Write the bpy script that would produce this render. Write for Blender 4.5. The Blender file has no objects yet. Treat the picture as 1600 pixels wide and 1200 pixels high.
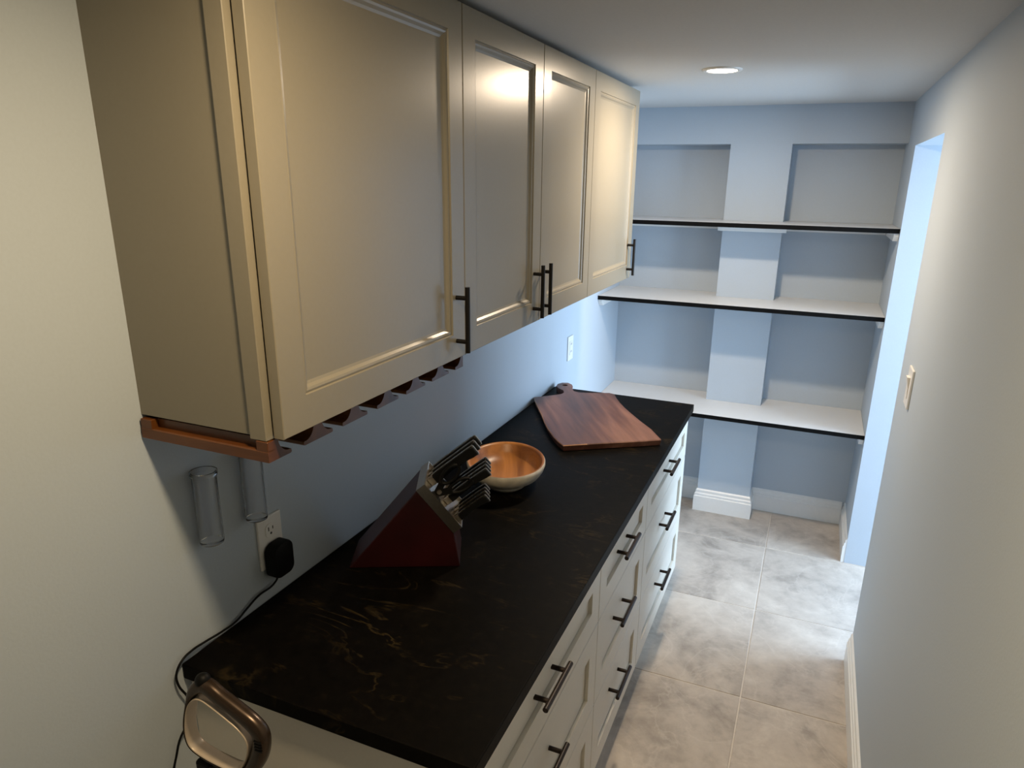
import bpy, bmesh, math, random
from mathutils import Vector, Matrix
random.seed(7)
PI = math.pi
scn = bpy.context.scene
COL = scn.collection

# ------------------------------------------------------------------ camera
CAM = Vector((1.03781, -0.79397, 1.82700))
yaw, pitch, roll, FPX, PPX, PPY = 0.392118, -0.303626, 0.014671, 1085.604, 16.454, 20.698
fwd = Vector((-math.sin(yaw) * math.cos(pitch), math.cos(yaw) * math.cos(pitch), math.sin(pitch)))
rgt0 = Vector((math.cos(yaw), math.sin(yaw), 0))
up0 = rgt0.cross(fwd)
rgt = rgt0 * math.cos(roll) + up0 * math.sin(roll)
upv = -rgt0 * math.sin(roll) + up0 * math.cos(roll)
cam_data = bpy.data.cameras.new('camera')
cam = bpy.data.objects.new('camera', cam_data)
COL.objects.link(cam)
M = Matrix((rgt, upv, -fwd)).transposed().to_4x4()
M.translation = CAM
cam.matrix_world = M
cam_data.sensor_fit = 'HORIZONTAL'
cam_data.sensor_width = 36.0
cam_data.lens = FPX / 1600 * 36
cam_data.shift_x = -PPX / 1600
cam_data.shift_y = PPY / 1600
cam_data.clip_start = 0.02
scn.camera = cam

# ------------------------------------------------------------------ light, world, exposure
scn.view_settings.view_transform = 'Standard'
scn.view_settings.look = 'None'
scn.view_settings.gamma = 1
scn.view_settings.use_curve_mapping = False
scn.view_settings.exposure = 0.32
w = bpy.data.worlds.new('world')
scn.world = w
w.use_nodes = True
w.node_tree.nodes['Background'].inputs[0].default_value = (0.55, 0.72, 1.0, 1)
w.node_tree.nodes['Background'].inputs[1].default_value = 0.25

def area(name, loc, rot, size, size_y, energy, color, shape='RECTANGLE', spread=PI):
    d = bpy.data.lights.new(name, 'AREA')
    d.shape = shape
    d.size = size
    if shape in ('RECTANGLE', 'ELLIPSE'):
        d.size_y = size_y
    d.energy = energy
    d.color = color
    d.spread = spread
    o = bpy.data.objects.new(name, d)
    COL.objects.link(o)
    o.location = loc
    o.rotation_euler = rot
    return o
ZC = 2.1886
NEAR_LAMP = (0.68, -0.20)
FAR_LAMP = (0.666, 1.815)
WARM = (1.0, 0.76, 0.46)
area('can_light_near', (*NEAR_LAMP, ZC - 0.012), (0, 0, 0), 0.10, 0.10, 9.6, WARM, 'DISK')
area('can_light_far', (*FAR_LAMP, ZC - 0.012), (0, 0, 0), 0.10, 0.10, 16.0, (1.0, 0.80, 0.58), 'DISK')
# daylight from the hall window, reaching the room through the opening in the right wall
area('daylight', (3.47, 2.15, 1.30), (0, PI / 2, 0), 1.6, 1.8, 142.0, (0.57, 0.77, 1.0))

# ------------------------------------------------------------------ materials
def new_mat(name):
    m = bpy.data.materials.new(name)
    m.use_nodes = True
    nt = m.node_tree
    return m, nt, nt.nodes['Principled BSDF']
def N(nt, t, **kw):
    n = nt.nodes.new(t)
    for k, v in kw.items():
        if k in n.inputs:
            n.inputs[k].default_value = v
        else:
            setattr(n, k, v)
    return n
def L(nt, a, b):
    nt.links.new(a, b)
def ramp(nt, stops, src):
    r = N(nt, 'ShaderNodeValToRGB')
    els = r.color_ramp.elements
    while len(els) < len(stops):
        els.new(0.5)
    for e, (p, c) in zip(els, stops):
        e.position = p
        e.color = (*c, 1) if len(c) == 3 else c
    L(nt, src, r.inputs[0])
    return r
def coords(nt, scale=(1, 1, 1), kind='Object', rnd=False):
    tc = N(nt, 'ShaderNodeTexCoord')
    mp = N(nt, 'ShaderNodeMapping')
    mp.inputs['Scale'].default_value = scale
    L(nt, tc.outputs[kind], mp.inputs['Vector'])
    if rnd:
        oi = N(nt, 'ShaderNodeObjectInfo')
        mu = N(nt, 'ShaderNodeMath', operation='MULTIPLY')
        mu.inputs[1].default_value = 37.0
        L(nt, oi.outputs['Random'], mu.inputs[0])
        L(nt, mu.outputs[0], mp.inputs['Location'])
    return mp
def bump(nt, bsdf, src, strength, dist=0.002):
    b = N(nt, 'ShaderNodeBump')
    b.inputs['Strength'].default_value = strength
    b.inputs['Distance'].default_value = dist
    L(nt, src, b.inputs['Height'])
    L(nt, b.outputs['Normal'], bsdf.inputs['Normal'])
def plain(name, col, rough=0.5, metal=0.0, noise=0.0, nscale=60, bmp=0.0, spec=0.5):
    m, nt, b = new_mat(name)
    b.inputs['Base Color'].default_value = (*col, 1)
    b.inputs['Roughness'].default_value = rough
    b.inputs['Metallic'].default_value = metal
    b.inputs['Specular IOR Level'].default_value = spec
    mp = coords(nt)
    n = N(nt, 'ShaderNodeTexNoise', Scale=nscale, Detail=3.0)
    L(nt, mp.outputs[0], n.inputs['Vector'])
    lo = tuple(max(0, c * (1 - noise)) for c in col)
    hi = tuple(min(1, c * (1 + noise)) for c in col)
    r = ramp(nt, [(0.3, lo), (0.7, hi)], n.outputs['Fac'])
    L(nt, r.outputs[0], b.inputs['Base Color'])
    if bmp:
        bump(nt, b, n.outputs['Fac'], bmp)
    return m
M_WALL = plain('painted_wall', (0.465, 0.525, 0.585), 0.65, noise=0.015, nscale=180, bmp=0.12, spec=0.3)
M_CEIL = plain('ceiling_paint', (0.60, 0.595, 0.58), 0.8, noise=0.02, nscale=150, bmp=0.2, spec=0.2)
M_TRIM = plain('white_trim_paint', (0.80, 0.80, 0.78), 0.35, noise=0.01)
M_CAB = plain('greige_cabinet_paint', (0.225, 0.203, 0.155), 0.30, noise=0.015, nscale=120, bmp=0.02)
M_BASECAB = plain('daylit_cabinet_paint', (0.70, 0.665, 0.59), 0.42, noise=0.015, nscale=120, bmp=0.02)  # greige close to the wall cabinets' own, daylight's whitening put into the colour
M_DARKGAP = plain('cabinet_shadow_core', (0.03, 0.027, 0.022), 0.8)
M_BLACK = plain('black_metal', (0.006, 0.005, 0.005), 0.45, 0.0, noise=0.1, spec=0.25)
M_BRONZE = plain('dark_bronze_metal', (0.020, 0.013, 0.010), 0.40, 0.2, noise=0.1, spec=0.3)
M_SHELF = plain('white_melamine', (0.72, 0.72, 0.71), 0.45, noise=0.01)
M_EDGE = plain('black_edge_band', (0.003, 0.003, 0.003), 0.7, spec=0.1)
M_GROUT = plain('grout', (0.62, 0.575, 0.52), 0.9, noise=0.05)
M_PLATE = plain('white_plastic', (0.80, 0.79, 0.76), 0.3)
M_SLOT = plain('dark_slot', (0.05, 0.045, 0.04), 0.6)
M_BLKPLASTIC = plain('black_plastic', (0.004, 0.004, 0.004), 0.5, noise=0.1, spec=0.15)
M_STEEL = plain('brushed_steel', (0.55, 0.50, 0.43), 0.28, 1.0, noise=0.06, nscale=200)
M_CHERRY = plain('cherry_red_lacquered_wood', (0.020, 0.0010, 0.0012), 0.42, noise=0.35, nscale=9)
M_VACBRONZE = plain('bronze_lacquer', (0.055, 0.036, 0.024), 0.27, 0.6, noise=0.05)
M_VACCREAM = plain('champagne_lining', (0.55, 0.46, 0.36), 0.32, 0.2, noise=0.03)

def wood(name, dark, mid, light, axis, rough=0.4, scale=1.0, bands=0.0):
    """grain runs along the given object axis"""
    m, nt, b = new_mat(name)
    s = [26 * scale] * 3
    s[axis] = 2.2 * scale
    mp = coords(nt, tuple(s))
    n = N(nt, 'ShaderNodeTexNoise', Scale=1.0, Detail=6.0, Roughness=0.6, Distortion=0.6)
    L(nt, mp.outputs[0], n.inputs['Vector'])
    s2 = [7 * scale] * 3
    s2[axis] = 1.6 * scale
    mp2 = coords(nt, tuple(s2))
    n2 = N(nt, 'ShaderNodeTexNoise', Scale=1.0, Detail=3.0, Roughness=0.5)
    L(nt, mp2.outputs[0], n2.inputs['Vector'])
    mx = N(nt, 'ShaderNodeMath', operation='ADD')
    mx.use_clamp = False
    h1 = N(nt, 'ShaderNodeMath', operation='MULTIPLY')
    h1.inputs[1].default_value = 0.45
    h2 = N(nt, 'ShaderNodeMath', operation='MULTIPLY')
    h2.inputs[1].default_value = 0.55
    L(nt, n.outputs['Fac'], h1.inputs[0])
    L(nt, n2.outputs['Fac'], h2.inputs[0])
    L(nt, h1.outputs[0], mx.inputs[0])
    L(nt, h2.outputs[0], mx.inputs[1])
    r = ramp(nt, [(0.36, dark), (0.50, mid), (0.64, light)], mx.outputs[0])
    L(nt, r.outputs[0], b.inputs['Base Color'])
    b.inputs['Roughness'].default_value = rough
    bump(nt, b, n.outputs['Fac'], 0.08)
    return m
M_RACK = wood('amber_stained_wood', (0.05, 0.014, 0.003), (0.115, 0.037, 0.007), (0.19, 0.070, 0.015), 0, 0.33)
M_BOARD = wood('walnut_board', (0.032, 0.012, 0.009), (0.105, 0.042, 0.028), (0.22, 0.105, 0.068), 1, 0.45, 0.8)
M_BOARDEDGE = wood('walnut_live_edge', (0.20, 0.09, 0.04), (0.36, 0.18, 0.09), (0.50, 0.29, 0.17), 1, 0.5, 0.8)
M_BOWLIN = wood('honey_wood_inside', (0.16, 0.055, 0.012), (0.48, 0.20, 0.05), (0.68, 0.36, 0.12), 1, 0.38, 0.5)
M_BOWLOUT = plain('whitewashed_wood', (0.50, 0.46, 0.38), 0.6, noise=0.22, nscale=28)

# soapstone counter
def stone_mat():
    m, nt, b = new_mat('black_soapstone')
    mp = coords(nt, (1, 1, 1))
    n = N(nt, 'ShaderNodeTexNoise', Scale=45.0, Detail=6.0, Roughness=0.7)
    L(nt, mp.outputs[0], n.inputs['Vector'])
    base = ramp(nt, [(0.3, (0.0012, 0.001, 0.0008)), (0.6, (0.0032, 0.0025, 0.0018)), (0.85, (0.011, 0.008, 0.005))], n.outputs['Fac'])
    # veins across the slab
    mv = coords(nt, (1.5, 4.5, 2))
    nv = N(nt, 'ShaderNodeTexNoise', Scale=1.7, Detail=5.0, Roughness=0.6, Distortion=1.3)
    L(nt, mv.outputs[0], nv.inputs['Vector'])
    v = ramp(nt, [(0.482, (0, 0, 0)), (0.499, (1, 1, 1)), (0.502, (1, 1, 1)), (0.52, (0, 0, 0))], nv.outputs['Fac'])
    nm = N(nt, 'ShaderNodeTexNoise', Scale=7.0, Detail=4.0, Roughness=0.7)
    L(nt, mp.outputs[0], nm.inputs['Vector'])
    mk = ramp(nt, [(0.46, (0, 0, 0)), (0.72, (1, 1, 1))], nm.outputs['Fac'])
    mul = N(nt, 'ShaderNodeMath', operation='MULTIPLY')
    L(nt, v.outputs[0], mul.inputs[0])
    L(nt, mk.outputs[0], mul.inputs[1])
    mix = N(nt, 'ShaderNodeMix', data_type='RGBA')
    L(nt, mul.outputs[0], mix.inputs['Factor'])
    L(nt, base.outputs[0], mix.inputs['A'])
    mix.inputs['B'].default_value = (0.036, 0.025, 0.010, 1)
    L(nt, mix.outputs['Result'], b.inputs['Base Color'])
    b.inputs['Roughness'].default_value = 0.5
    b.inputs['Specular IOR Level'].default_value = 0.05
    bump(nt, b, n.outputs['Fac'], 0.12)
    return m
M_STONE = stone_mat()

def tile_mat():
    m, nt, b = new_mat('taupe_porcelain_tile')
    mp = coords(nt, (1, 1, 1), 'Object', True)
    a = N(nt, 'ShaderNodeTexNoise', Scale=3.2, Detail=6.0, Roughness=0.62, Distortion=0.6)
    L(nt, mp.outputs[0], a.inputs['Vector'])
    c = N(nt, 'ShaderNodeTexNoise', Scale=16.0, Detail=5.0, Roughness=0.65)
    L(nt, mp.outputs[0], c.inputs['Vector'])
    m1 = N(nt, 'ShaderNodeMath', operation='MULTIPLY')
    m1.inputs[1].default_value = 0.7
    m2 = N(nt, 'ShaderNodeMath', operation='MULTIPLY_ADD')
    m2.inputs[1].default_value = 0.3
    L(nt, a.outputs['Fac'], m1.inputs[0])
    L(nt, c.outputs['Fac'], m2.inputs[0])
    L(nt, m1.outputs[0], m2.inputs[2])
    base = ramp(nt, [(0.32, (0.27, 0.24, 0.21)), (0.48, (0.46, 0.41, 0.36)), (0.66, (0.60, 0.545, 0.48))], m2.outputs[0])
    nv = N(nt, 'ShaderNodeTexNoise', Scale=2.4, Detail=5.0, Roughness=0.55, Distortion=1.6)
    L(nt, mp.outputs[0], nv.inputs['Vector'])
    v = ramp(nt, [(0.48, (0, 0, 0)), (0.5, (0.22, 0.22, 0.22)), (0.52, (0, 0, 0))], nv.outputs['Fac'])
    mix = N(nt, 'ShaderNodeMix', data_type='RGBA')
    L(nt, v.outputs[0], mix.inputs['Factor'])
    L(nt, base.outputs[0], mix.inputs['A'])
    mix.inputs['B'].default_value = (0.66, 0.61, 0.55, 1)
    L(nt, mix.outputs['Result'], b.inputs['Base Color'])
    b.inputs['Roughness'].default_value = 0.45
    bump(nt, b, c.outputs['Fac'], 0.05)
    return m
M_TILE = tile_mat()

def emit_mat(name, col, strength):
    m, nt, b = new_mat(name)
    b.inputs['Base Color'].default_value = (0.9, 0.9, 0.9, 1)
    b.inputs['Emission Color'].default_value = (*col, 1)
    b.inputs['Emission Strength'].default_value = strength
    return m
M_LENS = emit_mat('lit_lens', (1.0, 0.86, 0.66), 9.0)
def acrylic():
    m, nt, b = new_mat('clear_acrylic')
    b.inputs['Base Color'].default_value = (0.97, 0.97, 0.97, 1)
    b.inputs['Roughness'].default_value = 0.10
    b.inputs['Transmission Weight'].default_value = 1.0
    b.inputs['IOR'].default_value = 1.45
    return m
M_ACRYLIC = acrylic()

# ------------------------------------------------------------------ mesh helpers
def obj(name, bm, mat, parent=None, smooth=False, mats=None):
    bmesh.ops.recalc_face_normals(bm, faces=bm.faces)
    me = bpy.data.meshes.new(name)
    bm.to_mesh(me)
    bm.free()
    for mm in (mats or [mat]):
        me.materials.append(mm)
    o = bpy.data.objects.new(name, me)
    COL.objects.link(o)
    if parent is not None:
        o.parent = parent
    if smooth:
        for p in me.polygons:
            p.use_smooth = True
    return o
def shade_auto(o, ang=0.6):
    me = o.data
    for p in me.polygons:
        p.use_smooth = True
    bm = bmesh.new()
    bm.from_mesh(me)
    for e in bm.edges:
        if len(e.link_faces) == 2 and e.calc_face_angle(0) > ang:
            e.smooth = False
    bm.to_mesh(me)
    bm.free()
    return o
def add_box(bm, x0, x1, y0, y1, z0, z1, bev=0.0, mi=0, seg=1):
    b2 = bmesh.new()
    bmesh.ops.create_cube(b2, size=1)
    for v in b2.verts:
        v.co = Vector(((x0 + x1) / 2 + v.co.x * (x1 - x0), (y0 + y1) / 2 + v.co.y * (y1 - y0), (z0 + z1) / 2 + v.co.z * (z1 - z0)))
    if bev:
        bmesh.ops.bevel(b2, geom=list(b2.edges), offset=bev, segments=seg, profile=0.5, affect='EDGES')
    for f in b2.faces:
        f.material_index = mi
    tmp = bpy.data.meshes.new('t')
    b2.to_mesh(tmp)
    b2.free()
    bm.from_mesh(tmp)
    bpy.data.meshes.remove(tmp)
def box_obj(name, x0, x1, y0, y1, z0, z1, mat, parent=None, bev=0.0):
    bm = bmesh.new()
    add_box(bm, x0, x1, y0, y1, z0, z1, bev)
    return obj(name, bm, mat, parent)
def add_cyl(bm, p, q, r, r2=None, seg=14, caps=True, mi=0):
    p, q = Vector(p), Vector(q)
    d = (q - p).normalized()
    a = d.orthogonal().normalized()
    b = d.cross(a)
    r2 = r if r2 is None else r2
    A = [bm.verts.new(p + (a * math.cos(t) + b * math.sin(t)) * r) for t in [2 * PI * i / seg for i in range(seg)]]
    B = [bm.verts.new(q + (a * math.cos(t) + b * math.sin(t)) * r2) for t in [2 * PI * i / seg for i in range(seg)]]
    fs = []
    for i in range(seg):
        fs.append(bm.faces.new((A[i], A[(i + 1) % seg], B[(i + 1) % seg], B[i])))
    if caps:
        fs.append(bm.faces.new(A[::-1]))
        fs.append(bm.faces.new(B))
    for f in fs:
        f.material_index = mi
def add_prism(bm, poly, axis_vec, origin=Vector((0, 0, 0)), mi=0, bev=0):
    """poly: list of 3-D points of one flat face, extruded along axis_vec"""
    A = [bm.verts.new(Vector(p)) for p in poly]
    B = [bm.verts.new(Vector(p) + Vector(axis_vec)) for p in poly]
    n = len(poly)
    fs = [bm.faces.new(A[::-1]), bm.faces.new(B)]
    for i in range(n):
        fs.append(bm.faces.new((A[i], A[(i + 1) % n], B[(i + 1) % n], B[i])))
    for f in fs:
        f.material_index = mi
def tube(name, pts, r, mat, parent=None, cyclic=False, res=6):
    cu = bpy.data.curves.new(name, 'CURVE')
    cu.dimensions = '3D'
    sp = cu.splines.new('BEZIER')
    sp.bezier_points.add(len(pts) - 1)
    for bp, p in zip(sp.bezier_points, pts):
        bp.co = p
        bp.handle_left_type = bp.handle_right_type = 'AUTO'
    cu.bevel_depth = r
    cu.bevel_resolution = 3
    cu.resolution_u = res
    o = bpy.data.objects.new(name + '_c', cu)
    COL.objects.link(o)
    dg = bpy.context.evaluated_depsgraph_get()
    me = bpy.data.meshes.new_from_object(o.evaluated_get(dg))
    bpy.data.objects.remove(o)
    bpy.data.curves.remove(cu)
    me.materials.clear()
    me.materials.append(mat)
    for p in me.polygons:
        p.use_smooth = True
    o = bpy.data.objects.new(name, me)
    COL.objects.link(o)
    if parent is not None:
        o.parent = parent
    return o
def tag(o, label, cat, group=None):
    o['label'] = label
    o['category'] = cat
    if group:
        o['group'] = group
    return o
def thing(name, label, cat, loc, group=None):
    o = bpy.data.objects.new(name, None)
    o.empty_display_size = 0.05
    COL.objects.link(o)
    o.location = loc
    return tag(o, label, cat, group)
def struct(o, label=None):
    o['kind'] = 'structure'
    if label:
        o['label'] = label
    return o
def local(parent, o):
    """geometry was written in world coordinates: shift it into the parent's frame"""
    o.data.transform(Matrix.Translation(-parent.location))
    return o

# ------------------------------------------------------------------ measures
W = 1.3613            # right wall
D, LC, CT, TH = 0.635, 2.101, 0.92, 0.034   # counter depth, length, top, thickness
YH, YB, YS = 3.016, 3.163, 2.731            # pillar face, niche back, shelf front
ZH = 2.011            # underside of the header
PX0, PX1 = 0.570, 0.860
ON, OF, OZ = 1.884, 2.710, 1.987            # opening in the right wall
WT = 0.16             # right wall thickness
YN = -2.3             # wall behind the camera

# ------------------------------------------------------------------ room shell
struct(box_obj('wall_left', -0.12, 0.0, YN - 0.1, YB + 0.12, -0.05, ZC + 0.1, M_WALL), 'pale blue grey painted wall behind the counter')
bm = bmesh.new()
add_box(bm, W, W + WT, YN - 0.1, ON, -0.05, ZC + 0.1)
add_box(bm, W, W + WT, ON, OF, OZ, ZC + 0.1)
add_box(bm, W, W + WT, OF, YB + 0.12, -0.05, ZC + 0.1)
struct(obj('wall_right', bm, M_WALL), 'pale wall on the right with an uncased opening')
bm = bmesh.new()
add_box(bm, 0.0, W, YB, YB + 0.12, -0.05, ZC + 0.1)
struct(obj('wall_back', bm, M_WALL), 'blue grey wall at the back of the niches')
bm = bmesh.new()
add_box(bm, PX0, PX1, YH, YB, 0.0, ZH)
struct(obj('wall_pillar', bm, M_WALL), 'pale pillar standing between the two shelf niches')
bm = bmesh.new()
add_box(bm, 0.0, W, YH, YB, ZH, ZC)
struct(obj('wall_header', bm, M_WALL), 'blue grey header above the niches')
struct(box_obj('wall_front', -0.12, W + WT, YN - 0.1, YN, -0.05, ZC + 0.1, M_WALL), 'wall behind the camera')
struct(box_obj('ceiling', -0.12, 3.4, YN - 0.1, YB + 0.5, ZC, ZC + 0.1, M_CEIL), 'flat off white ceiling')
# the space beyond the opening
struct(box_obj('wall_hall_far', W + WT, 3.4, 3.45, 3.55, -0.05, ZC + 0.1, M_WALL))
struct(box_obj('wall_hall_near', W + WT, 3.4, 0.85, 0.95, -0.05, ZC + 0.1, M_WALL))

bm = bmesh.new()
for a in ((0.95, 1.25, -0.05, ZC), (3.05, 3.45, -0.05, ZC), (1.25, 3.05, -0.05, 0.50), (1.25, 3.05, 2.10, ZC)):
    add_box(bm, 3.3, 3.4, *a)
struct(obj('wall_hall_end', bm, M_WALL), 'end wall of the hall with its window opening')

# floor: grout bed with separate tiles
floor = struct(box_obj('floor', -0.12, 3.4, YN - 0.1, YB + 0.5, -0.08, -0.0025, M_GROUT), 'floor of large square taupe tiles with pale grout')
tx, ty, tp, g = 0.985, 2.703, 0.6025, 0.0025
tile_cache = {}
for i in range(-2, 5):
    for j in range(-9, 3):
        x0, x1 = tx + (i - 1) * tp, tx + i * tp
        y0, y1 = ty + (j - 1) * tp, ty + j * tp
        xa, xb = max(x0, 0.0), min(x1, 3.4)
        ya, yb = max(y0, YN), min(y1, YB + 0.45)
        if xb - xa < 0.05 or yb - ya < 0.05:
            continue
        if xa < W - 0.01 and ya > YB - 0.02:
            continue
        key = (round(xb - xa, 3), round(yb - ya, 3))
        if key not in tile_cache:
            bm = bmesh.new()
            hx, hy = (xb - xa) / 2 - g, (yb - ya) / 2 - g
            add_box(bm, -hx, hx, -hy, hy, -0.008, 0.0, 0.0015)
            t = obj('tile', bm, M_TILE, floor)
            tile_cache[key] = t.data
        else:
            t = bpy.data.objects.new('tile', tile_cache[key])
            COL.objects.link(t)
            t.parent = floor
        t.location = ((xa + xb) / 2, (ya + yb) / 2, 0)

# baseboards (profile along a run, z height h, thickness th)
BB = [(0, 0), (0.016, 0), (0.016, 0.088), (0.012, 0.092), (0.012, 0.104), (0.007, 0.110), (0.007, 0.124), (0.0, 0.132)]
def baseboard(name, runs, label):
    """runs: (start xy, end xy, outward normal xy)"""
    bm = bmesh.new()
    for a, b, n in runs:
        a, b, n = Vector((*a, 0)), Vector((*b, 0)), Vector((*n, 0))
        add_prism(bm, [a + n * d + Vector((0, 0, z)) for d, z in BB], b - a)
    return struct(obj(name, bm, M_TRIM), label)
baseboard('baseboard_right', [((W, YN), (W, ON), (-1, 0))], 'white moulded baseboard along the right wall')
baseboard('baseboard_niche_right', [((W, OF + 0.002), (W, YB), (-1, 0)), ((PX1, YB), (W - 0.016, YB), (0, -1))], 'white baseboard around the right niche')
baseboard('baseboard_niche_left', [((0.0, YB), (PX0, YB), (0, -1))], 'white baseboard of the left niche')
bm = bmesh.new()
prev = None
for d, z in BB:
    ring = [bm.verts.new(p) for p in [(PX0 - d, YB - 0.016, z), (PX0 - d, YH - d, z), (PX1 + d, YH - d, z), (PX1 + d, YB - 0.016, z)]]
    if prev:
        for k in range(3):
            bm.faces.new((prev[k], prev[k + 1], ring[k + 1], ring[k]))
    prev = ring
struct(obj('baseboard_pillar', bm, M_TRIM), 'white moulded baseboard wrapping the pillar foot')
baseboard('baseboard_left', [((0.0, LC + 0.03), (0.0, YB - 0.016), (1, 0)), ((0.0, YN), (0.0, -0.4), (1, 0))], 'white baseboard of the left wall')

# ------------------------------------------------------------------ recessed lights
def can_light(x, y, label):
    t = thing('recessed_light', label, 'ceiling light', (x, y, ZC))
    bm = bmesh.new()
    prof = [(0.050, -0.0045), (0.054, -0.006), (0.060, -0.006), (0.0655, -0.003), (0.066, 0.0)]
    seg = 48
    rings = [[bm.verts.new((r * math.cos(2 * PI * i / seg), r * math.sin(2 * PI * i / seg), z)) for i in range(seg)] for r, z in prof]
    for a, b in zip(rings, rings[1:]):
        for i in range(seg):
            bm.faces.new((a[i], a[(i + 1) % seg], b[(i + 1) % seg], b[i]))
    obj('trim_ring', bm, M_TRIM, t, True)
    bm = bmesh.new()
    bmesh.ops.create_circle(bm, cap_ends=True, segments=48, radius=0.0505, matrix=Matrix.Translation((0, 0, -0.0044)))
    obj('lens', bm, M_LENS, t)
can_light(*FAR_LAMP, 'round white recessed ceiling light, lit, in front of the shelves')
can_light(*NEAR_LAMP, 'round white recessed ceiling light above the near end of the counter')

# ------------------------------------------------------------------ doors and drawer fronts
def frame_mesh(bm, y0, y1, z0, z1, xf, th, prof):
    """front frame: outer box sides and front, then the moulding profile (inset, depth) loops"""
    loops = [(0.0, -th), (0.0, -0.0012), (0.0012, 0.0)] + list(prof) + [(prof[-1][0], -th)]
    rings = []
    for ins, dep in loops:
        rings.append([bm.verts.new((xf + dep, a, b)) for a, b in ((y0 + ins, z0 + ins), (y1 - ins, z0 + ins), (y1 - ins, z1 - ins), (y0 + ins, z1 - ins))])
    n = len(rings)
    for k in range(n):
        a, b = rings[k], rings[(k + 1) % n]
        for i in range(4):
            bm.faces.new((a[i], a[(i + 1) % 4], b[(i + 1) % 4], b[i]))
UP_PROF = [(0.058, 0.0), (0.0595, -0.0035), (0.0635, -0.0025), (0.0675, -0.0040), (0.072, -0.0085), (0.077, -0.0105)]
LOW_PROF = [(0.066, 0.0), (0.0665, -0.0095)]
def bar_handle(p, q, out, inset, r, parent, mat, post_from):
    """bar from p to q (local coordinates), two posts running back to x = post_from"""
    bm = bmesh.new()
    p, q = Vector(p), Vector(q)
    add_cyl(bm, p, q, r, seg=16)
    d = (q - p).normalized()
    for c in (p + d * inset, q - d * inset):
        add_cyl(bm, (post_from, c.y, c.z), c, r * 0.92, seg=12)
    o = obj('handle', bm, mat, parent)
    shade_auto(o)
    o['label'] = 'black bar handle on two posts'
    return o

# ------------------------------------------------------------------ upper cabinets
XU, ZB, ZT = 0.3034, 1.4308, 2.1723
XB = 0.278             # carcass front
seams = [0.0, 0.627, 1.0993, 1.5684, 2.1692]
def upper(name, label, y0, y1, doors):
    t = thing(name, label, 'cabinet', (0, y0, ZB))
    bm = bmesh.new()
    # side skins with a groove before the face frame, back, top, bottom, face frame
    e0, e1 = y0 - (0.006 if y0 < 0.1 else -0.0005), y1 + (0.004 if y1 > 2 else -0.0005)
    add_box(bm, 0.0, 0.250, e0 + 0.0055, e0 + 0.020, ZB + 0.002, ZT)
    add_box(bm, 0.0, 0.240, e1 - 0.016, e1, ZB + 0.002, ZT, 0.0006)
    add_box(bm, 0.0, 0.250, e1 - 0.016, e1 - 0.003, ZB + 0.002, ZT)
    add_box(bm, 0.0, 0.25, y0 + 0.01, y1 - 0.01, ZB + 0.012, ZB + 0.030)
    add_box(bm, 0.0, 0.25, y0 + 0.01, y1 - 0.01, ZT - 0.018, ZT - 0.001)
    add_box(bm, 0.0, 0.006, y0 + 0.01, y1 - 0.01, ZB + 0.02, ZT - 0.01)
    for a, b in ((e0, e0 + 0.04), (e1 - 0.04, e1)):
        add_box(bm, 0.2445, XB, a, b, ZB - 0.003, ZT, 0.0012)
    add_box(bm, 0.2445, XB - 0.0005, e0 + 0.04, e1 - 0.04, ZB - 0.003, ZB + 0.04)
    add_box(bm, 0.2445, XB - 0.0005, e0 + 0.04, e1 - 0.04, ZT - 0.04, ZT)
    local(t, obj('body', bm, M_CAB, t))
    for d0, d1, hy in doors:
        bm = bmesh.new()
        frame_mesh(bm, d0, d1, ZB, ZT - 0.002, XU, 0.020, UP_PROF)
        dr = local(t, obj('door', bm, M_CAB, t))
        pn = box_obj('door_panel', XU - 0.018, XU - 0.0104, d0 + 0.0765, d1 - 0.0765, ZB + 0.0765, ZT - 0.0785, M_CAB, dr)
        pn.data.transform(Matrix.Translation(-t.location))
        h = bar_handle((XU + 0.028, hy, 1.4475), (XU + 0.028, hy, 1.597), 0.03, 0.025, 0.0056, dr, M_BLACK, XU - 0.001)
        h.data.transform(Matrix.Translation(-t.location))
    return t
gp = 0.0014
upper('wall_cabinet', 'nearest greige wall cabinet with one wide door above the wooden glass rack', seams[0], seams[1], [(0.006, seams[1] - gp, 0.585)])
upper('wall_cabinet', 'greige wall cabinet with two doors and a pair of black handles side by side', seams[1], seams[3],
      [(seams[1] + gp, seams[2] - gp, 1.053), (seams[2] + gp, seams[3] - gp, 1.1155)])
upper('wall_cabinet', 'farthest greige wall cabinet with one door, next to the open shelves', seams[3], seams[4], [(seams[3] + gp, seams[4], 2.108)])

# ------------------------------------------------------------------ stemware rack under the first cabinet
rk = thing('stemware_rack', 'amber wooden stemware rack of rails fixed under the nearest wall cabinet', 'glass rack', (0, 0, 1.393))
ZR0, ZR1 = 1.393, 1.4275
def rail_profile(c, left=True, right=True):
    pts = []
    half, lip, web = 0.039, 0.007, 0.010
    if right:
        pts += [(c, ZR0), (c + half - 0.002, ZR0), (c + half, ZR0 + 0.002), (c + half - 0.001, ZR0 + lip)]
        for k in range(1, 7):
            a = PI / 2 * k / 6
            pts.append((c + web + (half - 0.004 - web) * (1 - math.sin(a)), ZR0 + lip + (ZR1 - ZR0 - lip) * (1 - math.cos(a))))
        pts.append((c, ZR1))
    return pts
def full_profile(c):
    r = rail_profile(c)
    l = [(2 * c - y, z) for y, z in r[1:-1]][::-1]
    return r[1:-1] + l
for k, c in enumerate([0.114, 0.220, 0.330, 0.437, 0.545]):
    bm = bmesh.new()
    add_prism(bm, [(0.004, y, z) for y, z in full_profile(c)], (0.277, 0, 0))
    local(rk, obj('rail', bm, M_RACK, rk))
bm = bmesh.new()                      # half rail at the far end
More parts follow.
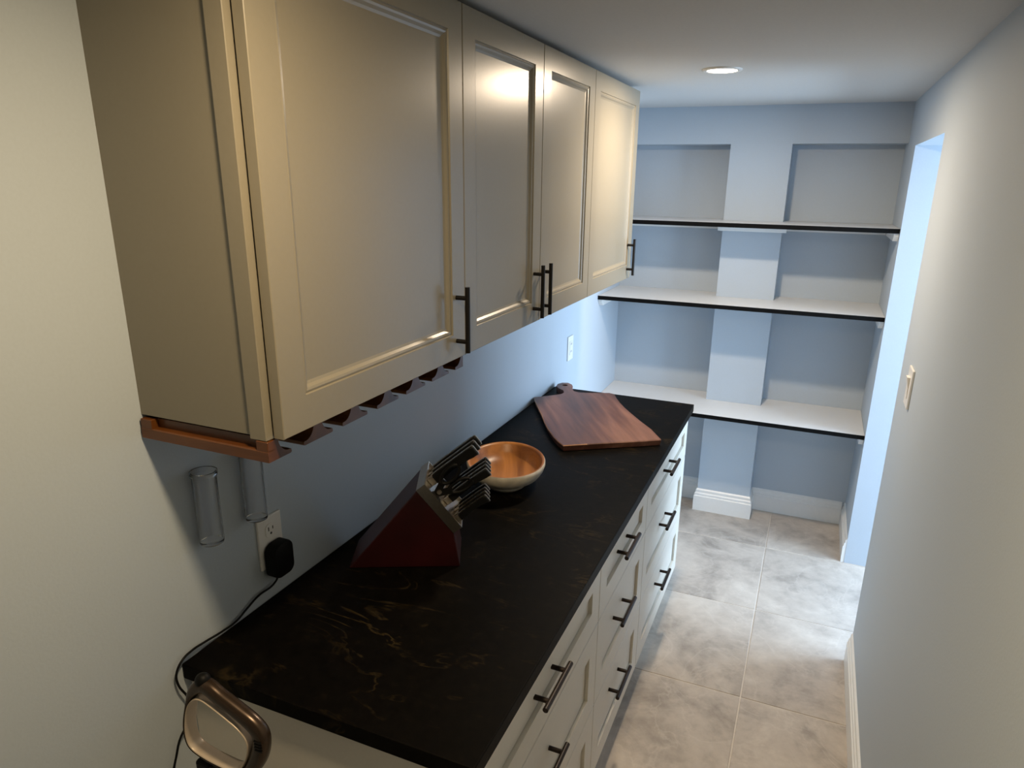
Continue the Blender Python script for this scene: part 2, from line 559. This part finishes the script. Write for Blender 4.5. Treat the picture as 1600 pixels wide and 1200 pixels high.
add_prism(bm, [(0.004, y, z) for y, z in [(0.655 - (y - 0.616), z) for y, z in rail_profile(0.616)]], (0.277, 0, 0))
local(rk, obj('rail', bm, M_RACK, rk))
bm = bmesh.new()                      # near end rail: outer lip, open slot above it, blocks at both ends
pr = [(y - 0.0, z) for y, z in rail_profile(0.006)]
pr[0] = (-0.008, ZR0)
pr[-1] = (0.006, ZR1)
pr += [(0.006, ZR0 + 0.019), (-0.006, ZR0 + 0.019), (-0.008, ZR0 + 0.017)]
add_prism(bm, [(0.004, y, z) for y, z in pr], (0.277, 0, 0))
add_box(bm, 0.004, 0.030, -0.0075, 0.010, ZR0 + 0.017, ZR1, 0.001)
add_box(bm, 0.257, 0.281, -0.0075, 0.010, ZR0 + 0.017, ZR1, 0.001)
local(rk, obj('end_rail', bm, M_RACK, rk))

# ------------------------------------------------------------------ base cabinets
XD, ZBB = 0.618, 0.135
ctop = CT - TH
def base_unit(label, y0, y1, hc, rec0, rec1):
    t = thing('base_cabinet', label, 'cabinet', (0, y0, 0))
    bm = bmesh.new()
    xf = XD - 0.021
    add_box(bm, 0.002, xf, y0 + 0.0005, y0 + 0.018, 0.105, ctop, 0.0006)
    add_box(bm, 0.002, xf, y1 - 0.018, y1 - 0.0005, 0.105, ctop, 0.0006)
    add_box(bm, 0.002, xf, y0 + 0.018, y1 - 0.018, 0.105, 0.123)
    add_box(bm, 0.002, 0.010, y0 + 0.018, y1 - 0.018, 0.123, ctop)
    add_box(bm, 0.3, xf, y0 + 0.018, y1 - 0.018, ctop - 0.02, ctop)
    local(t, obj('body', bm, M_BASECAB, t))
    bm = bmesh.new()
    add_box(bm, 0.02, xf - 0.055, y0 + 0.001, y1 - 0.001, 0.0, 0.105)
    local(t, obj('toe_kick', bm, M_BASECAB, t))
    for z0, z1, hz in ((0.687, ctop - 0.004, 0.790), (0.4115, 0.6835, 0.564), (ZBB, 0.408, 0.302)):
        bm = bmesh.new()
        frame_mesh(bm, y0 + 0.002, y1 - 0.002, z0, z1, XD, 0.020, LOW_PROF)
        dr = local(t, obj('drawer', bm, M_BASECAB, t))
        pn = box_obj('drawer_panel', XD - 0.0185, XD - 0.0095, y0 + 0.0707, y1 - 0.0707, z0 + 0.0687, z1 - 0.0687, M_BASECAB, dr)
        pn.data.transform(Matrix.Translation(-t.location))
        h = bar_handle((XD + 0.026, hc - 0.080, hz), (XD + 0.026, hc + 0.080, hz), 0.03, 0.028, 0.0062, dr, M_BRONZE, XD - 0.0097)
        h.data.transform(Matrix.Translation(-t.location))
    return t
base_unit('nearest pale base cabinet of three drawers, at the near end of the counter', 0.014, 0.7815, 0.385, 0, 0)
base_unit('middle pale base cabinet of three drawers, the narrowest of the row', 0.7815, 1.335, 1.040, 0, 0)
base_unit('farthest pale base cabinet of three drawers, nearest the open shelves', 1.335, 2.091, 1.695, 0, 0)

bm = bmesh.new()
add_box(bm, 0.001, D, 0.0, LC, CT - TH, CT, 0.0025, seg=2)
tag(obj('countertop', bm, M_STONE), 'long black soapstone countertop with brown veins over the drawer cabinets', 'countertop')

# ------------------------------------------------------------------ shelves in the recess
def shelf(z, label):
    t = thing('wall_shelf', label, 'shelf', (0, YS, z))
    bm = bmesh.new()
    x0, x1, st = 0.001, W - 0.001, 0.0185
    out = [(x0, YS + 0.004), (x1, YS + 0.004), (x1, YB - 0.001), (PX1 + 0.001, YB - 0.001), (PX1 + 0.001, YH - 0.001), (PX0 - 0.001, YH - 0.001), (PX0 - 0.001, YB - 0.001), (x0, YB - 0.001)]
    add_prism(bm, [(x, y, z - st) for x, y in out], (0, 0, st))
    local(t, obj('board', bm, M_SHELF, t))
    e = box_obj('edge_band', x0, x1, YS, YS + 0.004, z - st - 0.001, z + 0.0005, M_EDGE, t)
    local(t, e)
    e['label'] = 'black front edge'
    for a, sgn in ((x0, 1), (x1, -1)):
        bm = bmesh.new()
        xa, xb = (a, a + 0.020) if sgn > 0 else (a - 0.020, a)
        zt = z - st
        add_prism(bm, [(xa, YS + 0.012, zt), (xa, YS + 0.012, zt - 0.012), (xa, YS + 0.034, zt - 0.036), (xa, YB - 0.001, zt - 0.036), (xa, YB - 0.001, zt)], (xb - xa, 0, 0))
        local(t, obj('cleat', bm, M_TRIM, t))
    local(t, box_obj('cleat', PX0 - 0.022, PX1 + 0.022, YH - 0.021, YH - 0.001, z - st - 0.034, z - st, M_TRIM, t, 0.001))
    for xa, xb in ((0.022, PX0 - 0.004), (PX1 + 0.004, W - 0.023)):
        local(t, box_obj('cleat', xa, xb, YB - 0.021, YB - 0.001, z - st - 0.034, z - st, M_TRIM, t, 0.001))
shelf(1.6424, 'topmost white shelf with a black front edge across the recess')
shelf(1.2485, 'middle white shelf with a black front edge, at the height of the wall cabinet bottoms')
shelf(0.6737, 'lowest white shelf with a black front edge, just behind the counter end')

# ------------------------------------------------------------------ electrical fittings
def rot_box(bm, *a, **k):
    add_box(bm, *a, **k)
t = thing('wall_outlet', 'white duplex wall outlet with a black adapter plugged in', 'outlet', (0, 0.260, 1.058))
bm = bmesh.new()
add_box(bm, 0.0, 0.006, -0.036, 0.036, -0.060, 0.060, 0.002, seg=2)
obj('cover_plate', bm, M_PLATE, t)
for s in (0.0265, -0.0265):
    bm = bmesh.new()
    seg = 20
    pts = []
    for i in range(seg):
        a = 2 * PI * i / seg
        pts.append((0.0058, max(-0.0145, min(0.0145, 0.0175 * math.cos(a))), s + 0.0175 * math.sin(a)))
    add_prism(bm, pts, (0.0022, 0, 0))
    rc = obj('receptacle', bm, M_PLATE, t)
    if s > 0:
        bm = bmesh.new()
        add_box(bm, 0.0078, 0.0086, -0.0075, -0.0052, s + 0.000, s + 0.009)
        obj('slot', bm, M_SLOT, rc)
        bm = bmesh.new()
        add_box(bm, 0.0078, 0.0086, 0.0052, 0.0075, s + 0.001, s + 0.008)
        obj('slot', bm, M_SLOT, rc)
        bm = bmesh.new()
        add_cyl(bm, (0.0078, 0, s - 0.007), (0.0086, 0, s - 0.007), 0.0028, seg=10)
        obj('ground_hole', bm, M_SLOT, rc)
t = thing('wall_outlet', 'white rectangular outlet plate on the wall above the cutting board', 'outlet', (0, 2.297, 1.060))
bm = bmesh.new()
add_box(bm, 0.0, 0.006, -0.037, 0.037, -0.059, 0.059, 0.002, seg=2)
obj('cover_plate', bm, M_PLATE, t)
bm = bmesh.new()
add_box(bm, 0.0055, 0.0085, -0.0165, 0.0165, -0.0335, 0.0335, 0.001)
rc = obj('receptacle', bm, M_PLATE, t)
for s in (0.018, -0.018):
    for ya in (-0.0062, 0.0062):
        bm = bmesh.new()
        add_box(bm, 0.0083, 0.0089, ya - 0.0013, ya + 0.0013, s - 0.002, s + 0.007)
        obj('slot', bm, M_SLOT, rc)
t = thing('light_switch', 'white rocker light switch on the right wall beside the opening', 'switch', (W, 1.606, 1.222))
bm = bmesh.new()
add_box(bm, -0.007, 0.0, -0.045, 0.045, -0.062, 0.062, 0.0025, seg=2)
obj('cover_plate', bm, M_PLATE, t)
bm = bmesh.new()
add_prism(bm, [(-0.0065, -0.0165, -0.034), (-0.0085, -0.0165, -0.034), (-0.0095, -0.0165, 0.0), (-0.0155, -0.0165, 0.034), (-0.0065, -0.0165, 0.034)], (0, 0.033, 0))
obj('rocker', bm, M_PLATE, t)

# power adapter with its cord
t = thing('power_adapter', 'black plug-in adapter on the near wall outlet with its thin cord', 'adapter', (0.0086, 0.262, 1.018))
bm = bmesh.new()
pts = []
for cy, cz, a0, rr in ((0.012, 0.022, 0, 0.018), (-0.008, 0.018, 90, 0.022), (-0.012, -0.022, 180, 0.018), (0.012, -0.022, 270, 0.018)):
    for k in range(9):
        a = math.radians(a0 + 90 * k / 8)
        pts.append((0.0005, cy + rr * math.cos(a), cz + rr * math.sin(a)))
seg = len(pts)
rings = []
for xo, sc in ((0.0, 0.97), (0.001, 1.0), (0.024, 1.0), (0.028, 0.96), (0.030, 0.86)):
    rings.append([bm.verts.new((0.0005 + xo, y * sc, z * sc)) for _, y, z in pts])
bm.faces.new(rings[0][::-1])
bm.faces.new(rings[-1])
for a, b in zip(rings, rings[1:]):
    for i in range(seg):
        bm.faces.new((a[i], a[(i + 1) % seg], b[(i + 1) % seg], b[i]))
shade_auto(obj('plug_body', bm, M_BLKPLASTIC, t), 0.5)
cord = [(0.016, 0.262, 0.980), (0.012, 0.255, 0.960), (0.009, 0.200, 0.952), (0.008, 0.165, 0.940), (0.008, 0.138, 0.931), (0.009, 0.095, 0.932), (0.008, 0.053, 0.936), (0.008, 0.020, 0.938), (0.009, -0.004, 0.933),
        (0.009, -0.020, 0.914), (0.010, -0.021, 0.892), (0.013, -0.008, 0.855), (0.016, 0.0005, 0.825), (0.013, -0.012, 0.800), (0.009, -0.035, 0.772), (0.008, -0.046, 0.745), (0.008, -0.058, 0.715), (0.008, -0.075, 0.62), (0.010, -0.10, 0.30), (0.012, -0.13, 0.02)]
local(t, tube('cord', cord, 0.0023, M_BLKPLASTIC, t))

# ------------------------------------------------------------------ clear tubes on the wall
def clear_tube(y, zb, zt, label):
    t = thing('clear_tube', label, 'tube holder', (0.003, y, zb), 'clear tubes below the glass rack')
    bm = bmesh.new()
    seg = 28
    H = zt - zb
    prof = [(0.0, 0.0), (0.018, 0.0), (0.0215, 0.002), (0.0225, 0.006), (0.0225, H - 0.010), (0.0250, H - 0.008), (0.0250, H), (0.0215, H), (0.0200, H - 0.010), (0.0200, 0.008), (0.0, 0.006)]
    cx = 0.0225
    rings = []
    for r, z in prof:
        if r == 0:
            rings.append([bm.verts.new((cx, 0, z))])
        else:
            rings.append([bm.verts.new((cx + r * math.cos(2 * PI * i / seg), r * math.sin(2 * PI * i / seg), z)) for i in range(seg)])
    for a, b in zip(rings, rings[1:]):
        for i in range(seg):
            j = (i + 1) % seg
            if len(a) == 1:
                bm.faces.new((a[0], b[j], b[i]))
            elif len(b) == 1:
                bm.faces.new((a[i], a[j], b[0]))
            else:
                bm.faces.new((a[i], a[j], b[j], b[i]))
    shade_auto(obj('tube', bm, M_ACRYLIC, t), 0.7)
clear_tube(0.088, 1.145, 1.296, 'left clear acrylic tube on the shaded wall under the glass rack')
clear_tube(0.207, 1.140, 1.300, 'right clear acrylic tube on the wall just above the near outlet')

# ------------------------------------------------------------------ cutting board
out = [(0.004, 1.835), (0.049, 1.88), (0.078, 1.912), (0.093, 1.932), (0.095, 1.957), (0.082, 1.985), (0.053, 2.007), (0.030, 2.037), (0.025, 2.07), (0.038, 2.098), (0.062, 2.108), (0.087, 2.088), (0.101, 2.060), (0.110, 2.023), (0.128, 1.994), (0.152, 1.986), (0.185, 1.993), (0.23, 2.014), (0.278, 2.035), (0.304, 2.026),
       (0.330, 1.970), (0.361, 1.914), (0.395, 1.860), (0.432, 1.808), (0.489, 1.729), (0.552, 1.648), (0.608, 1.557), (0.530, 1.503), (0.451, 1.452), (0.378, 1.403), (0.306, 1.354), (0.276, 1.384), (0.247, 1.419), (0.196, 1.492), (0.155, 1.560), (0.118, 1.630), (0.080, 1.695), (0.048, 1.750), (0.022, 1.795)]
bd_ang = math.atan2(0.55, 0.84)      # local -y points from the handle to the front end
cb = thing('cutting_board', 'dark walnut paddle cutting board with a wavy edge and round handle on the counter', 'cutting board', (0.28, 1.72, CT))
cb.rotation_euler = (0, 0, bd_ang)
R2 = Matrix.Rotation(-bd_ang, 4, 'Z')
bl = [R2 @ Vector((x - 0.28, y - 1.72, 0)) for x, y in out]
bm = bmesh.new()
z0, z1 = 0.0005, 0.0235
lowv, midv, topv = [], [], []
cen = Vector((0, 0, 0))
for p in bl:
    inn = (cen - p).normalized()
    lowv.append(bm.verts.new((p.x + inn.x * 0.006, p.y + inn.y * 0.006, z0)))
    midv.append(bm.verts.new((p.x, p.y, z1 - 0.003)))
    topv.append(bm.verts.new((p.x + inn.x * 0.003, p.y + inn.y * 0.003, z1)))
n = len(bl)
ftop = bm.faces.new(topv)
bm.faces.new(lowv[::-1])
for i in range(n):
    j = (i + 1) % n
    f = bm.faces.new((lowv[i], lowv[j], midv[j], midv[i]))
    f.material_index = 0
    f = bm.faces.new((midv[i], midv[j], topv[j], topv[i]))
    f.material_index = 1 if 19 <= i <= 25 or i >= 29 else 0
hb = R2 @ Vector((0.063 - 0.28, 2.062 - 1.72, 0))
o = obj('board', bm, None, cb, mats=[M_BOARD, M_BOARDEDGE])
# the hanging hole, cut through
bm = bmesh.new()
add_cyl(bm, (hb.x, hb.y, -0.02), (hb.x, hb.y, 0.05), 0.013, seg=20)
cut = obj('hole_cutter', bm, M_BOARD)
cut.matrix_world = Matrix.Translation(cb.location) @ Matrix.Rotation(bd_ang, 4, 'Z')
o.matrix_parent_inverse = Matrix.Identity(4)
md = o.modifiers.new('hole', 'BOOLEAN')
md.object = cut
md.solver = 'EXACT'
bpy.context.view_layer.update()
dg = bpy.context.evaluated_depsgraph_get()
me = bpy.data.meshes.new_from_object(o.evaluated_get(dg))
o.modifiers.clear()
o.data = me
bpy.data.objects.remove(cut)

# ------------------------------------------------------------------ wooden bowl
bw = thing('wooden_bowl', 'footed wooden bowl, honey coloured inside and whitewashed outside, behind the knife block', 'bowl', (0.227, 1.040, CT))
bw.rotation_euler = (0, 0, 0.41)
bm = bmesh.new()
prof_out = [(0.0, 0.003), (0.052, 0.003), (0.060, 0.0), (0.064, 0.0), (0.066, 0.008), (0.064, 0.013), (0.088, 0.022), (0.108, 0.036), (0.119, 0.052), (0.1235, 0.066), (0.1235, 0.074), (0.121, 0.078)]
prof_in = [(0.121, 0.078), (0.116, 0.0775), (0.1125, 0.072), (0.107, 0.055), (0.097, 0.040), (0.080, 0.029), (0.050, 0.022), (0.0, 0.020)]
def lathe(bm, prof, seg, sx=1.0, sy=1.0, mi=0):
    rings = []
    for r, z in prof:
        if r == 0:
            rings.append([bm.verts.new((0, 0, z))])
        else:
            rings.append([bm.verts.new((sx * r * math.cos(2 * PI * i / seg), sy * r * math.sin(2 * PI * i / seg), z)) for i in range(seg)])
    for a, b in zip(rings, rings[1:]):
        for i in range(seg):
            j = (i + 1) % seg
            if len(a) == 1:
                f = bm.faces.new((a[0], b[j], b[i]))
            elif len(b) == 1:
                f = bm.faces.new((a[i], a[j], b[0]))
            else:
                f = bm.faces.new((a[i], a[j], b[j], b[i]))
            f.material_index = mi
            f.smooth = True
lathe(bm, prof_out, 64, 0.99, 1.22)
obj('outside', bm, M_BOWLOUT, bw, True)
bm = bmesh.new()
lathe(bm, prof_in, 64, 0.99, 1.22)
o = obj('inside', bm, M_BOWLIN, bw, True)
o['label'] = 'honey coloured polished inside'
for p in o.data.polygons:
    pass

# ------------------------------------------------------------------ knife block
KO = Vector((0.0863, 0.4189, CT))
ku = Vector((0.9, 0.4363, 0)).normalized()
kv = Vector((-ku.y, ku.x, 0))
kz = Vector((0, 0, 1))
KT = 0.138
kb = thing('knife_block', 'dark cherry red slanted knife block with a steel collar', 'knife block', KO)
kb.rotation_euler = (0, 0, math.atan2(ku.y, ku.x))
# local frame: x = ku, y = kv, z up
S3, H3, S2, H2 = 0.187, 0.217, 0.271, 0.107
al = Vector((S2 - S3, 0, H2 - H3)).normalized()          # down the slanted top
dn = Vector((-al.z, 0, al.x))                            # knife direction, out of the top
dn = Vector((0.77, 0, 0.64)).normalized() if dn.x < 0 else dn.normalized()
PL = (Vector((S2, 0, H2)) - Vector((S3, 0, H3))).length
bm = bmesh.new()
back = Vector((S3, 0, H3)) - dn * 0.02
front = Vector((S2, 0, H2)) - dn * 0.02
add_prism(bm, [(0, 0, 0), (S2 - 0.002, 0, 0), tuple(front), tuple(back)], (0, KT, 0))
bmesh.ops.bevel(bm, geom=list(bm.edges), offset=0.0025, segments=2, profile=0.5, affect='EDGES')
obj('body', bm, M_CHERRY, kb)
# steel collar around the slanted top: four sides and a sunken slot plate
bm = bmesh.new()
def kp(a, b, h):
    return Vector((S3, 0, H3)) + al * a + Vector((0, b, 0)) + dn * h
def kbox(bm, a0, a1, b0, b1, h0, h1, mi=0):
    vs = [bm.verts.new(kp(a, b, h)) for a in (a0, a1) for b in (b0, b1) for h in (h0, h1)]
    for idx in ((0, 1, 3, 2), (4, 6, 7, 5), (0, 4, 5, 1), (2, 3, 7, 6), (0, 2, 6, 4), (1, 5, 7, 3)):
        bm.faces.new([vs[i] for i in idx]).material_index = mi
e = 0.003
kbox(bm, -0.002, PL + 0.002, -0.002, 0.001, -0.022, 0.004)
kbox(bm, -0.002, PL + 0.002, KT - 0.001, KT + 0.002, -0.022, 0.004)
kbox(bm, -0.002, 0.001, 0.001, KT - 0.001, -0.022, 0.004)
kbox(bm, PL - 0.001, PL + 0.002, 0.001, KT - 0.001, -0.022, 0.004)
kbox(bm, 0.001, PL - 0.001, 0.001, KT - 0.001, -0.021, -0.003)
o = obj('collar', bm, M_STEEL, kb)
o['label'] = 'brushed steel collar'
def knife(a, b, L_, wdt, thk, label, group):
    """handle of a knife standing in the block; local x along the knife, y across the blade (a direction), z thickness"""
    t = thing('kitchen_knife', label, 'knife', KO, group)
    rot = Matrix.Rotation(math.atan2(ku.y, ku.x), 4, 'Z')
    base = kp(a, b, -0.0025)
    fr = Matrix((dn, al, dn.cross(al))).transposed().to_4x4()
    fr.translation = base
    t.matrix_world = Matrix.Translation(KO) @ rot @ fr
    # curved handle outline in the blade plane
    top, bot = [], []
    nseg = 10
    for i in range(nseg + 1):
        s = i / nseg
        x = 0.014 + (L_ - 0.014) * s
        h = wdt * (0.46 + 0.05 * math.cos(s * 2 * PI) + 0.10 * max(0, s - 0.75) * 4 * 0.5)
        y = -0.004 * math.sin(s * PI)
        top.append((x, y - h))
        bot.append((x, y + h))
    poly = top + bot[::-1]
    bm = bmesh.new()
    add_prism(bm, [(x, y, -thk / 2) for x, y in poly], (0, 0, thk))
    bmesh.ops.bevel(bm, geom=list(bm.edges), offset=thk * 0.22, segments=2, profile=0.5, affect='EDGES')
    obj('handle', bm, M_BLKPLASTIC, t)
    bm = bmesh.new()                       # bolster and tang spine, the bright steel lines
    add_box(bm, -0.0, 0.0165, -wdt * 0.45, wdt * 0.45, -thk * 0.42, thk * 0.42, 0.001)
    tp = [(x, y - 0.0012) for x, y in top]
    tp2 = [(x, y + 0.002) for x, y in top][::-1]
    add_prism(bm, [(x, y, -thk * 0.16) for x, y in tp + tp2], (0, 0, thk * 0.32))
    bp = [(x, y - 0.002) for x, y in bot]
    bp2 = [(x, y + 0.0012) for x, y in bot][::-1]
    add_prism(bm, [(x, y, -thk * 0.16) for x, y in bp + bp2], (0, 0, thk * 0.32))
    add_box(bm, L_ - 0.002, L_ + 0.0012, -wdt * 0.5, wdt * 0.5, -thk * 0.16, thk * 0.16, 0.0004)
    o = obj('tang', bm, M_STEEL, t)
    o['label'] = 'steel bolster, spine and end cap'
    return t
pos = ('nearest the camera', 'in the middle', 'nearest the wall')
for k, b in enumerate((0.058, 0.086, 0.114)):
    knife(0.020, b, 0.140 + 0.004 * k, 0.024, 0.017, 'black handled large knife in the top row of the block, %s' % pos[k], 'large knives in the block')
for k, b in enumerate((0.050, 0.073, 0.096, 0.119)):
    knife(0.082, b, 0.132, 0.019, 0.013, 'black handled knife in the block row below the scissors, %s' % ('first from the camera', 'second from the camera', 'third from the camera', 'last from the camera')[k], 'middle row knives in the block')
for k, b in enumerate((0.014, 0.035, 0.056, 0.077)):
    knife(0.122, b, 0.098, 0.017, 0.012, 'small black knife in the lowest row of the block, %s' % ('first from the camera', 'second from the camera', 'third from the camera', 'last from the camera')[k], 'small knives in the block')
# scissors
t = thing('kitchen_scissors', 'black handled kitchen scissors standing in the knife block', 'scissors', KO)
fr = Matrix((dn, al, dn.cross(al))).transposed().to_4x4()
fr.translation = kp(0.046, 0.036, -0.0025)
t.matrix_world = Matrix.Translation(KO) @ Matrix.Rotation(math.atan2(ku.y, ku.x), 4, 'Z') @ fr
for sgn in (-1, 1):
    pts = []
    for i in range(16):
        a = 2 * PI * i / 16
        pts.append((0.060 + 0.030 * math.cos(a), sgn * 0.020 + 0.0145 * math.sin(a) + sgn * 0.004 * math.cos(a), sgn * 0.003))
    o = tube('finger_loop', pts, 0.0047, M_BLKPLASTIC, t, True)
    bm = bmesh.new()
for sgn in (-1, 1):
    bm = bmesh.new()
    add_prism(bm, [(0.0, sgn * -0.002, -0.003), (0.0, sgn * 0.008, -0.003), (0.034, sgn * 0.024, -0.003), (0.040, sgn * 0.010, -0.003), (0.012, sgn * -0.004, -0.003)], (0, 0, 0.006))
    obj('shank', bm, M_BLKPLASTIC, t)
bm = bmesh.new()
add_cyl(bm, (0.010, 0, -0.005), (0.010, 0, 0.005), 0.006, seg=14)
obj('pivot', bm, M_STEEL, t)

# ------------------------------------------------------------------ stick vacuum leaning by the cabinet end
VY = -0.10
vc = thing('stick_vacuum', 'stick vacuum with a bronze loop handle beside the near counter end', 'vacuum cleaner', (0.20, VY, 0.0))
def sweep(ring, name, mat, parent, hd, seg=14):
    """ring: (x, z, half width) closed loop in the plane y = VY; hd: half depth"""
    n0 = len(ring)
    # resample with Catmull-Rom
    pts = []
    for i in range(n0):
        p0, p1, p2, p3 = ring[i - 1], ring[i], ring[(i + 1) % n0], ring[(i + 2) % n0]
        for s in range(6):
            u_ = s / 6
            pts.append([0.5 * ((2 * p1[k]) + (-p0[k] + p2[k]) * u_ + (2 * p0[k] - 5 * p1[k] + 4 * p2[k] - p3[k]) * u_ ** 2 + (-p0[k] + 3 * p1[k] - 3 * p2[k] + p3[k]) * u_ ** 3) for k in range(3)])
    bm = bmesh.new()
    n = len(pts)
    rings = []
    for i, (x, z, h) in enumerate(pts):
        a, b = pts[i - 1], pts[(i + 1) % n]
        tn = Vector((b[0] - a[0], 0, b[1] - a[1])).normalized()
        nr = Vector((tn.z, 0, -tn.x))
        row = []
        for s in range(seg):
            t_ = 2 * PI * s / seg
            cs, sn = math.cos(t_), math.sin(t_)
            cs = math.copysign(abs(cs) ** 0.75, cs)
            sn = math.copysign(abs(sn) ** 0.75, sn)
            row.append(bm.verts.new(Vector((x, VY, z)) + nr * (h * cs) + Vector((0, hd * sn, 0))))
        rings.append(row)
    for i in range(n):
        a, b = rings[i], rings[(i + 1) % n]
        for s in range(seg):
            bm.faces.new((a[s], a[(s + 1) % seg], b[(s + 1) % seg], b[s]))
    return local(parent, obj(name, bm, mat, parent, True))
loop = [(0.1365, 0.865, 0.0022), (0.1262, 0.8856, 0.0022), (0.1281, 0.9186, 0.0024), (0.1401, 0.959, 0.0032), (0.1568, 0.9924, 0.01), (0.182, 1.0075, 0.013), (0.2152, 0.9939, 0.013), (0.25, 0.9792, 0.013), (0.2776, 0.9654, 0.014), (0.2924, 0.9492, 0.015), (0.2918, 0.926, 0.015), (0.2811, 0.8952, 0.0145), (0.2622, 0.865, 0.012), (0.2366, 0.8495, 0.0055), (0.2056, 0.8502, 0.0028), (0.1696, 0.8545, 0.0024)]
sweep(loop, 'handle_loop', M_VACBRONZE, vc, 0.0125)
lin = [(0.14, 0.868, 0.0012), (0.1302, 0.8871, 0.0012), (0.1324, 0.9201, 0.0012), (0.1439, 0.9581, 0.0012), (0.1605, 0.979, 0.0012), (0.1783, 0.9845, 0.0012), (0.201, 0.9777, 0.0012), (0.2296, 0.9653, 0.0012), (0.2554, 0.9518, 0.0012), (0.2689, 0.9371, 0.0012), (0.271, 0.918, 0.0012), (0.262, 0.8899, 0.0012), (0.2457, 0.864, 0.0012), (0.2303, 0.8555, 0.0012), (0.2063, 0.8551, 0.0012), (0.1703, 0.8587, 0.0012)]
o = sweep(lin, 'loop_lining', M_VACCREAM, vc, 0.0132)
o['label'] = 'champagne coloured lining of the loop'
x, z = 0.1765, 1.016
bm = bmesh.new()
bmesh.ops.create_uvsphere(bm, u_segments=20, v_segments=12, radius=0.013, matrix=Matrix.Translation((x, VY, z)))
local(vc, obj('button', bm, M_BLKPLASTIC, vc, True))
bm = bmesh.new()
x, z = 0.1560, 0.838
add_box(bm, x - 0.018, x + 0.018, VY - 0.010, VY + 0.024, 0.70, z + 0.002, 0.005, seg=2)
add_cyl(bm, (x, VY + 0.006, 0.09), (x, VY + 0.006, 0.70), 0.017, seg=18)
local(vc, obj('wand', bm, M_BLKPLASTIC, vc))
bm = bmesh.new()
add_box(bm, x - 0.10, x + 0.12, VY - 0.10, VY + 0.05, 0.003, 0.06, 0.012, seg=3)
add_cyl(bm, (x, VY + 0.0, 0.05), (x, VY + 0.006, 0.10), 0.022, seg=18)
local(vc, obj('floor_head', bm, M_BLKPLASTIC, vc))
bm = bmesh.new()
xg, zg = 0.300, 0.945
for k in range(4):
    add_box(bm, xg - 0.012, xg + 0.003, VY - 0.0135, VY - 0.011, zg - 0.004 - k * 0.006, zg - 0.001 - k * 0.006, 0.0005)
local(vc, obj('grip_ribs', bm, M_BLKPLASTIC, vc))
